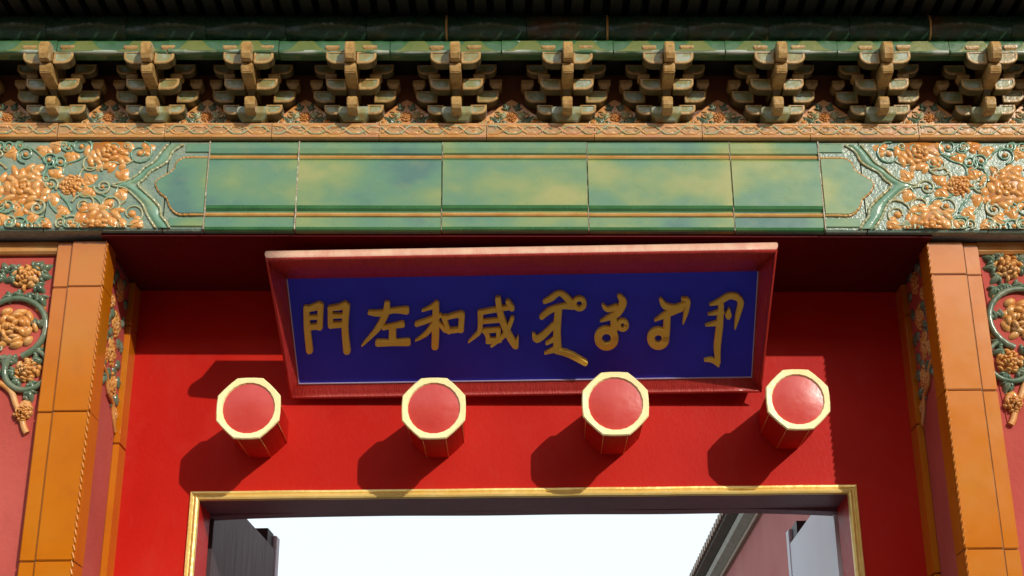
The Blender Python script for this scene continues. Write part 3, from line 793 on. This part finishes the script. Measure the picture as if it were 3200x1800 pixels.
# ================================================================== red doorway
door = empty('red_doorway')
tag(door, 'red lacquered doorway with gold trim and four projecting door pins', 'doorway')
gTL, gTR = dY(480, 1237, DP), dY(2155, 1220, DP)
gBL, gBR = dY(463, 1449, DP), dY(2175, 1449, DP)
GX0, GX1 = (gTL.x + gBL.x) / 2, (gTR.x + gBR.x) / 2
GZ = (gTL.z + gTR.z) / 2
GK = (gTR.z - gTL.z) / (GX1 - GX0)
GW = .037
print('gold', GX0, GX1, GZ, GK)
def quadbox(mb, x0, x1, y0, y1, zf0, zf1):
    a = [(x0, y0, zf0(x0)), (x0, y1, zf0(x0)), (x0, y1, zf1(x0)), (x0, y0, zf1(x0))]
    b = [(x1, y0, zf0(x1)), (x1, y1, zf0(x1)), (x1, y1, zf1(x1)), (x1, y0, zf1(x1))]
    mb.loft(a, b)
gz = lambda x: GZ + GK * (x - (GX0 + GX1) / 2)
XI0, XI1 = XL - .015, XR + .015
mb = MB(); quadbox(mb, XI0, XI1, DP, DP + .12, lambda x: gz(x), lambda x: 3.881 + zu(x)); mb.build('transom_panel', 'red', door)
mb = MB(); quadbox(mb, GX0 + GW, GX1 - GW, DP + .004, DP + .20, lambda x: gz(x) - GW, lambda x: gz(x) - .0005); mb.build('lintel', 'door_dark', door)
mb = MB(); quadbox(mb, XI0, GX0 + GW, DP, DP + .20, lambda x: 0, gz); mb.build('jamb', 'red', door)
mb = MB(); quadbox(mb, GX1 - GW, XI1, DP, DP + .20, lambda x: 0, gz); mb.build('jamb', 'red', door)
# gold trim: two beads with a groove, mitred
tp = [(0, 0), (0, .006), (.003, .012), (.010, .013), (.014, .009), (.018, .008), (.021, .016), (.028, .020), (.034, .017), (.037, .010), (.037, 0)]  # (towards the opening, out)
def trim(p0, p1, inw, m0, m1, name='gold_trim'):
    mb = MB(); p0, p1 = Vector(p0), Vector(p1)
    along = (p1 - p0).normalized()
    n = 24; prev = None
    for i in range(n + 1):
        t = i / n; ring = []
        wob = .0006 * math.sin(i * 1.7 + p0.x)
        for a, o in tp:
            q0 = p0 + inw * a + along * (a * m0); q1 = p1 + inw * a - along * (a * m1)
            q = q0.lerp(q1, t) + Vector((0, -o - .0005, 0)) + inw * (wob if 0 < i < n else 0)
            ring.append(q)
        if prev: mb.loft(prev, ring, 0, False, False, False)
        else: mb.add(ring, [tuple(range(len(ring)))])
        prev = ring
    mb.add(prev, [tuple(range(len(prev)))])
    return mb.build(name, 'gold', door)
trim((GX0, DP, gz(GX0)), (GX1, DP, gz(GX1)), Vector((0, 0, -1)), 1, 1)
trim((GX0, DP, 0), (GX0, DP, gz(GX0)), Vector((1, 0, 0)), 0, 1)
trim((GX1, DP, 0), (GX1, DP, gz(GX1)), Vector((-1, 0, 0)), 0, 1)
# pivot board behind the lintel with a wavy lower edge
mb = MB(); n = 40; x0, x1 = GX0 + .02, GX1 - .02
for i in range(n):
    xa, xb = x0 + (x1 - x0) * i / n, x0 + (x1 - x0) * (i + 1) / n
    def low(x):
        t = (x - x0) / (x1 - x0); e = min(t, 1 - t) * (x1 - x0)
        return GZ - GW - (.0 + .014 * (1 - min(1, e / .5)) ** 2) + .001 * math.sin(x * 9)
    mb.add([(xa, DP + .201, low(xa)), (xb, DP + .201, low(xb)), (xb, DP + .27, low(xb)), (xa, DP + .27, low(xa)), (xa, DP + .201, GZ + .08), (xb, DP + .201, GZ + .08), (xb, DP + .27, GZ + .08), (xa, DP + .27, GZ + .08)],
           [(0, 3, 2, 1), (4, 5, 6, 7), (0, 1, 5, 4), (2, 3, 7, 6)])
mb.build('pivot_board', 'door_dark', door)
# door pins
PFRONT = .25
for i, (px, py, sc) in enumerate([(625, 1027, 1.0), (1091, 1027, 1.0), (1548, 1015.5, 1.04), (2007, 1005, .99)]):
    c = dY(px, py, PFRONT); r_ = .125 * sc
    pin = empty('door_pin', door); pin.location = (c.x, 0, c.z)
    def octo(rad, y, n=8, bulge=0.02):
        pts = []
        for k in range(n):
            for t in (0, 1 / 3, 2 / 3):
                a0 = math.pi / 8 + 2 * math.pi * k / n; a1 = a0 + 2 * math.pi / n
                x = rad * ((1 - t) * math.cos(a0) + t * math.cos(a1)); z = rad * ((1 - t) * math.sin(a0) + t * math.sin(a1))
                b = 1 + (bulge if t else 0)
                pts.append((x * b, y, z * b))
        return pts
    sh = MB(); sh.loft(octo(.108 * sc, DP + .001), octo(.112 * sc, PFRONT + .012), 0, True); sh.build('shaft', 'red', pin)
    for k in range(8):
        a = math.pi / 8 + math.pi / 4 * k
        gl = MB(); gl.tube([(.1085 * sc * math.cos(a), DP - .001, .1085 * sc * math.sin(a)), (.1125 * sc * math.cos(a), PFRONT + .012, .1125 * sc * math.sin(a))], .0009, 5, nrm=Vector((0, 0, 1))); gl.build('gold_line', 'gold', pin)  # thin gold lines stand in for highlights on the shaft edges
    rm = MB(); nn = 24
    def circ(rad, y): return [(rad * math.cos(math.pi / 8 + 2 * math.pi * k / nn), y, rad * math.sin(math.pi / 8 + 2 * math.pi * k / nn)) for k in range(nn)]
    rings = [octo(r_ * .94, PFRONT + .012), octo(r_ * 1.0, PFRONT + .006), octo(r_ * 1.0, PFRONT - .002), octo(r_ * .97, PFRONT - .006), circ(r_ * .79, PFRONT - .004), circ(r_ * .76, PFRONT + .004)]
    for a, b in zip(rings[:-1], rings[1:]): rm.loft(a, b, 0, False)
    rm.build('gilded_rim', 'gold_rim', pin)
    cp = MB(); prevr = None
    for q in range(7):
        rad = r_ * .77 * (1 - q / 6.5); y = PFRONT + .0035 - .007 * math.sin(q / 6 * math.pi / 2)
        rr = circ(max(rad, .001), y)
        if prevr: cp.loft(prevr, rr, 0, False, True)
        prevr = rr
    cp.add(prevr, [tuple(range(nn))]); cp.build('end_cap', 'red_cap', pin)

# ================================================================== plaque
plq = empty('name_plaque')
tag(plq, 'blue name plaque with gilt characters in a flared red frame tilted above the door pins', 'plaque')
TL_, TR_, BR_, BL_ = [(722, 700), (1910, 683), (1890, 948), (750, 967)]
TILT = R(51.5)
nrm = Vector((math.sin(R(-1.2)) * math.cos(TILT), -math.cos(TILT), -math.sin(TILT))).normalized()
o_ = PY((BL_[0] + BR_[0]) / 2 * K, (BL_[1] + BR_[1]) / 2 * K, .468)
cor = [PP(x * K, y * K, o_, nrm) for x, y in (TL_, TR_, BR_, BL_)]
U_ = ((cor[1] - cor[0]) + (cor[2] - cor[3])).normalized()
V_ = nrm.cross(U_).normalized()
if V_.z < 0: V_ = -V_
U_ = (V_.cross(nrm)).normalized()
if U_.x < 0: U_ = -U_
cen = sum(cor, Vector()) / 4
uv = [((c - cen).dot(U_), (c - cen).dot(V_)) for c in cor]
hw = sum(abs(a) for a, b in uv) / 4; hh = sum(abs(b) for a, b in uv) / 4
print('plaque', hw, hh, [tuple(round(q, 3) for q in c) for c in cor], uv)
fp = Fr(cen, U_, V_, nrm)
mb = MB(); B = [(-hw - .02, -hh - .02), (hw + .02, -hh - .02), (hw + .02, hh + .02), (-hw - .02, hh + .02)]
mb.loft([fp(a, b, -.03) for a, b in B], [fp(a, b, 0) for a, b in B]); mb.build('board', 'blue', plq)
# flared frame: outer lip positions from the photo on planes in front of the board
OUT = [(672, 646, .118), (1960, 629, .118), (1913, 985, .02), (733, 1004, .02)]
ou = []
for x, y, h in OUT:
    p = PP(x * K, y * K, cen + nrm * h, nrm); ou.append(((p - cen).dot(U_), (p - cen).dot(V_)))
print('outer', ou)
ow_t = (abs(ou[0][0]) + abs(ou[1][0])) / 2; ow_b = (abs(ou[2][0]) + abs(ou[3][0])) / 2
ov_t = (ou[0][1] + ou[1][1]) / 2; ov_b = (ou[2][1] + ou[3][1]) / 2
inn = [(-hw, hh), (hw, hh), (hw, -hh), (-hw, -hh)]
outr = [(-ow_t, ov_t, .118), (ow_t, ov_t, .118), (ow_b, ov_b, .02), (-ow_b, ov_b, .02)]
def frame_ring(i):
    (a, b), (c, d, h) = inn[i], outr[i]
    sx, sz = (1 if a > 0 else -1), (1 if b > 0 else -1)
    L = []
    def pt(t, n_, ex=0): L.append(fp(a + (c - a) * t + sx * ex, b + (d - b) * t + sz * ex, n_))
    pt(0, .001); pt(.12, h * .10); pt(.35, h * .42); pt(.62, h * .74); pt(.85, h * .95); pt(.96, h * 1.0, -.006); pt(1.0, h * .97, -.002); pt(1.0, h * .88, .004); pt(1.0, h * .76, .006); pt(1.0, h * .62, .004); pt(1.0, h * .5, -.006)
    pt(.9, h * .35, -.006); bk_ = -.028 if h > .1 else -.054
    pt(.6 if h > .1 else .75, bk_, 0.004); pt(0, bk_ - .001, .002)
    return L
rgs = [frame_ring(i) for i in range(4)]
for i in range(4):
    j = (i + 1) % 4
    mb = MB(); n = 16
    prevr = rgs[i]
    for q in range(1, n + 1):
        t = q / n; cur = [a.lerp(b, t) for a, b in zip(rgs[i], rgs[j])]
        mb.loft(prevr, cur, 0, False, True); prevr = cur
    mb.add(rgs[i], [tuple(range(14))]); mb.add(rgs[j], [tuple(range(14))])
    fb = mb.build('frame_board', ['frame_red', 'lip_glare'], plq)
    if i == 0:      # sun glare on the upper lip, painted as a paler colour
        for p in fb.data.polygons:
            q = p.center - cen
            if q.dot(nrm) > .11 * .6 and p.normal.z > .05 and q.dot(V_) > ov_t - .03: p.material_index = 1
# pale line round the blue field
lw = .004
for (a, b, c, d) in ((-hw, -hh, hw, -hh + lw), (-hw, -hh + lw, -hw + lw, hh), (hw - lw, -hh + lw, hw, hh)):
    mb = MB(); q = [(a, b), (c, b), (c, d), (a, d)]
    mb.loft([fp(x, y, .0) for x, y in q], [fp(x, y, .0035) for x, y in q]); mb.build('edge_line', 'white_line', plq)
# iron hangers behind, fixed to the transom
for u in (-hw * .6, hw * .6):
    mb = MB(); p = fp(u, hh * .55, -.028)
    mb.tube([p, Vector((p.x, DP + .01, p.z + .02))], .008, 8); mb.build('hanger', 'iron', plq)
# gilt writing: brush strokes [ (x, y, width)... ] in crop pixels
SG = .358852
def stroke_mesh(mb, pts, lift, sx, base=.001):
    P = []
    for i in range(len(pts) - 1):
        (x0, y0, w0), (x1, y1, w1) = pts[i], pts[i + 1]
        m = 4 if len(pts) > 2 else 3
        for k in range(m):
            t = k / m
            if len(pts) > 2:
                p0 = pts[max(i - 1, 0)]; p3 = pts[min(i + 2, len(pts) - 1)]
                f = lambda a, b, c, d: .5 * (2 * b + (c - a) * t + (2 * a - 5 * b + 4 * c - d) * t * t + (3 * b - a - 3 * c + d) * t ** 3)
                P.append((f(p0[0], x0, x1, p3[0]), f(p0[1], y0, y1, p3[1]), w0 + (w1 - w0) * t))
            else:
                P.append((x0 + (x1 - x0) * t, y0 + (y1 - y0) * t, w0 + (w1 - w0) * t))
    P.append(pts[-1])
    # rounded brush ends
    def unit(a, b):
        d = math.hypot(b[0] - a[0], b[1] - a[1]) or 1
        return ((b[0] - a[0]) / d, (b[1] - a[1]) / d)
    u0, u1 = unit(P[0], P[1]), unit(P[-2], P[-1])
    e0 = (P[0][0] - u0[0] * P[0][2] * .28, P[0][1] - u0[1] * P[0][2] * .28, P[0][2] * .62)
    e1 = (P[-1][0] + u1[0] * P[-1][2] * .28, P[-1][1] + u1[1] * P[-1][2] * .28, P[-1][2] * .62)
    P = [e0] + P + [e1]
    Lf, Rt = [], []
    for i, (x, y, w) in enumerate(P):
        a, b = P[max(i - 1, 0)], P[min(i + 1, len(P) - 1)]
        u = unit(a, b)
        Lf.append((x - u[1] * w / 2, y + u[0] * w / 2)); Rt.append((x + u[1] * w / 2, y - u[0] * w / 2))
    def loc(q, h):
        p = PP(sx + q[0] * SG, 740 + q[1] * SG, cen, nrm); return p + nrm * h
    H = .016 + lift
    rings = []
    for l, r_ in zip(Lf, Rt):
        m = ((l[0] + r_[0]) / 2, (l[1] + r_[1]) / 2)
        li = (l[0] + (m[0] - l[0]) * .22, l[1] + (m[1] - l[1]) * .22); ri = (r_[0] + (m[0] - r_[0]) * .22, r_[1] + (m[1] - r_[1]) * .22)
        rings.append([loc(l, base), loc(l, H - .004), loc(li, H), loc(ri, H), loc(r_, H - .004), loc(r_, base)])
    for a, b in zip(rings[:-1], rings[1:]):
        mb.loft(a, b, 0, False)
    mb.add(rings[0], [tuple(range(6))]); mb.add(rings[-1], [tuple(range(6))])
def ringstroke(cx, cy, r, w, ry=None, n=14):
    ry = ry or r
    return [(cx + r * math.cos(2 * math.pi * k / n), cy + ry * math.sin(2 * math.pi * k / n), w) for k in range(n + 1)]
GLY = [
 (800, [[(440, 600, 50), (450, 800, 60), (470, 985, 62)], [(432, 622, 40), (500, 605, 60), (560, 585, 70)], [(566, 580, 56), (562, 700, 50), (556, 780, 58)], [(450, 692, 38), (560, 686, 36)], [(460, 775, 50), (570, 765, 48)],
        [(648, 600, 40), (652, 700, 48), (655, 765, 50)], [(640, 608, 40), (720, 600, 50), (785, 578, 66)], [(792, 585, 62), (778, 780, 58), (796, 985, 64)], [(655, 675, 40), (775, 672, 36)], [(655, 755, 48), (770, 748, 46)]]),
 (800, [[(988, 648, 40), (1080, 655, 55), (1200, 630, 45), (1315, 630, 72)], [(1145, 562, 50), (1130, 660, 62), (1060, 790, 52), (925, 935, 14)], [(1110, 780, 40), (1190, 765, 42), (1280, 750, 58)], [(1192, 770, 62), (1190, 905, 66)], [(1060, 912, 62), (1190, 910, 50), (1330, 905, 64)]]),
 (800, [[(1450, 630, 18), (1530, 600, 40), (1580, 565, 48)], [(1398, 750, 44), (1500, 715, 46), (1610, 672, 40)], [(1568, 590, 56), (1566, 780, 66), (1560, 950, 62)], [(1545, 755, 50), (1480, 835, 40), (1390, 890, 10)], [(1590, 735, 30), (1650, 800, 44)],
        [(1640, 680, 50), (1662, 760, 40), (1685, 815, 42)], [(1630, 700, 34), (1720, 672, 44), (1795, 660, 56)], [(1796, 660, 52), (1785, 800, 52)], [(1670, 805, 42), (1800, 792, 40)]]),
 (800, [[(1945, 650, 44), (2080, 625, 44), (2235, 600, 40)], [(1955, 640, 52), (1950, 800, 44), (1900, 860, 30), (1850, 905, 10)], [(1985, 725, 40), (2130, 712, 40)], [(1985, 808, 44), (2120, 795, 40)], [(2000, 800, 44), (2030, 890, 40)], [(2015, 895, 48), (2130, 885, 44)], [(2112, 795, 40), (2110, 890, 40)],
        [(2108, 520, 50), (2130, 660, 56), (2190, 820, 60), (2262, 935, 62)], [(2262, 940, 50), (2285, 850, 8)], [(2235, 690, 34), (2170, 830, 44), (2050, 935, 20)], [(2190, 545, 40), (2232, 610, 50)]]),
 (1600, [[(280, 555, 34), (340, 525, 54), (410, 480, 44), (470, 515, 56), (525, 575, 60)], [(255, 690, 44), (330, 630, 54), (430, 595, 44), (530, 590, 66)], ringstroke(585, 570, 44, 42), [(405, 620, 64), (392, 800, 66), (396, 980, 74)],
         [(185, 830, 24), (215, 880, 60), (290, 830, 54), (375, 745, 44)], [(300, 915, 24), (380, 870, 46)], [(285, 1000, 14), (390, 960, 60)], [(380, 975, 50), (500, 1010, 54), (640, 1085, 50)]]),
 (1600, [[(930, 500, 36), (965, 560, 72), (920, 650, 66), (850, 690, 50), (768, 722, 12)], [(788, 580, 22), (830, 620, 46), (910, 600, 54)], [(885, 690, 56), (890, 800, 64)], ringstroke(962, 755, 36, 40), ringstroke(822, 870, 72, 66)]),
 (1600, [[(1292, 530, 28), (1330, 590, 58), (1420, 605, 50), (1500, 575, 50)], [(1478, 530, 26), (1528, 545, 48), (1512, 650, 44), (1486, 745, 8)], [(1240, 715, 12), (1340, 665, 56), (1470, 605, 66)], [(1350, 660, 60), (1345, 780, 62), (1336, 900, 56)], ringstroke(1272, 872, 64, 66)]),
 (1600, [[(1718, 578, 12), (1800, 555, 50), (1890, 505, 54), (1960, 515, 60)], [(1955, 515, 50), (1990, 560, 56), (1962, 680, 44), (1938, 790, 8)], [(1820, 570, 46), (1806, 760, 62), (1785, 950, 62), (1792, 1085, 44)], [(1705, 662, 10), (1830, 640, 54)], [(1682, 756, 10), (1815, 735, 56)], [(1888, 612, 12), (1882, 665, 58), (1880, 685, 46)], [(1672, 1060, 12), (1740, 1060, 40), (1795, 1105, 24)]]),
]
for sx, strokes in GLY:
    mb = MB()
    for i, st in enumerate(strokes):
        stroke_mesh(mb, st, i * .0006, sx, .0005 + i * .00003)
    mb.build('gilt_character', 'gild', plq, weld=False)

# ================================================================== open door leaves
def leaf_door(name, xh, sgn, ztop, width, th, ang, mt, label):
    root = empty(name); root.location = (xh, DP + .24, 0); root.rotation_euler = (0, 0, ang)
    tag(root, label, 'door leaf', group='open door leaves')
    n = 3
    for i in range(n):
        y0, y1 = width * i / n, width * (i + 1) / n
        mb = MB(); x0, x1 = sorted((0, -sgn * th)); mb.box(x0, x1, y0 + .0002, y1 - .0002, .12, ztop); mb.build('plank', mt, root)
    mb = MB(); x0, x1 = sorted((-sgn * .012, -sgn * (th + .05))); mb.box(x0, x1, width - .13, width, ztop - .1, ztop + .075); mb.build('batten', 'iron', root)
    mb = MB(); x0, x1 = sorted((sgn * .004, -sgn * (th + .05))); mb.box(x0, x1, width + .001, width + .07, .12, ztop + .07); mb.build('meeting_stile', 'leaf_pale', root, bevel=.004)
    mb = MB(); x0, x1 = sorted((sgn * .001, -sgn * .05)); mb.box(x0, x1, .26, .36, ztop + .001, ztop + .10); mb.build('pivot_block', 'iron', root)
    return root
leaf_door('door_leaf', GX0 + .045, 1, GZ + .085, 1.16, .07, R(-2.5), 'leaf_dark', 'dark door leaf standing open, streaked with grey, facing the sky')
leaf_door('door_leaf', GX1 - .045, -1, GZ + .06, 1.0, .07, R(0), 'leaf_pale', 'door leaf with painted pale sky sheen standing open in front of the far red wall')

# ================================================================== far wall with coping
FXW = 2.1
pA, pB = dX(1922, 1299.5, FXW), dX(1817, 1449, FXW)
print('far', pA, pB)
ZT = (pA.z + pB.z) / 2
far = empty('courtyard_wall')
tag(far, 'faded red courtyard wall with tiled coping running back behind the gateway', 'wall')
Y0, Y1 = 1.7, 30.0
mb = MB(); mb.box(FXW, FXW + .6, Y0, Y1, 0, ZT); mb.build('plaster_face', 'farwall', far)
def run(name, pf, mt, smooth=False):
    mb = MB(); mb.loft([(FXW + x, Y0, ZT + z) for x, z in pf], [(FXW + x, Y1, ZT + z) for x, z in pf], 0, True, smooth); return mb.build(name, mt, far)
run('mortar_lip', [(-.035, .002), (.3, .002), (.3, .045), (-.035, .045)], 'mortar')
run('cornice_roll', [(-.04, .047), (.3, .047), (.3, .17), (-.11, .17), (-.13, .13), (-.11, .09), (-.06, .06)], 'coping')
run('eave_soffit', [(-.12, .172), (.3, .172), (.3, .23), (-.20, .23), (-.20, .20)], 'coping_soffit')
cop = run('coping_roof', [(-.22, .232), (.3, .232), (.3, .55), (-.22, .25)], 'coping_tile')
mb = MB(); n = 8; rr = .045
a = [(-.235, rr * math.cos(2 * math.pi * j / n), .25 + rr * math.sin(2 * math.pi * j / n)) for j in range(n)]
b = [(.25, rr * math.cos(2 * math.pi * j / n), .53 + rr * math.sin(2 * math.pi * j / n)) for j in range(n)]
mb.loft(a, b, 0, True, True); ct = mb.build('coping_tile', 'coping_tile', far)
y = Y0 + .1; k = 0
while y < 22:
    loc = (FXW, y, ZT)
    if k == 0: ct.location = loc
    else: inst(ct, 'coping_tile', loc, far)
    y += .17; k += 1

# ================================================================== hall across the courtyard (its roofline shows in the glaze)
hall = empty('opposite_hall')
tag(hall, 'long red hall with tiled roof across the courtyard, facing the gateway', 'building')
mb = MB(); mb.box(-30, 30, -17, -12.2, 0, 5.6); mb.build('wall', 'farwall', hall)
for i in range(-9, 10):
    mb = MB(); mb.box(i * 3.0 - 1.1, i * 3.0 + 1.1, -12.25, -12.15, .9, 4.4); w_ = mb.build('window', 'vine', hall)
    mb = MB(); mb.box(i * 3.0 - 1.5 - .18, i * 3.0 - 1.5 + .18, -12.2, -11.85, 0, 5.5); mb.build('column', 'red', hall)
mb = MB(); pf = [(-11.0, 5.7), (-12.3, 6.3), (-13.8, 7.6), (-14.8, 8.7), (-15.8, 7.6), (-18.2, 5.7), (-18.2, 5.5), (-11.0, 5.5)]
mb.loft([(-31, y, z) for y, z in pf], [(31, y, z) for y, z in pf]); hr = mb.build('roof', 'roof', hall)
mb = MB(); pf = [(-14.6, 8.6), (-14.6, 9.05), (-14.8, 9.15), (-15.0, 9.05), (-15.0, 8.6)]
mb.loft([(-30, y, z) for y, z in pf], [(30, y, z) for y, z in pf]); mb.build('ridge', 'roof', hr)
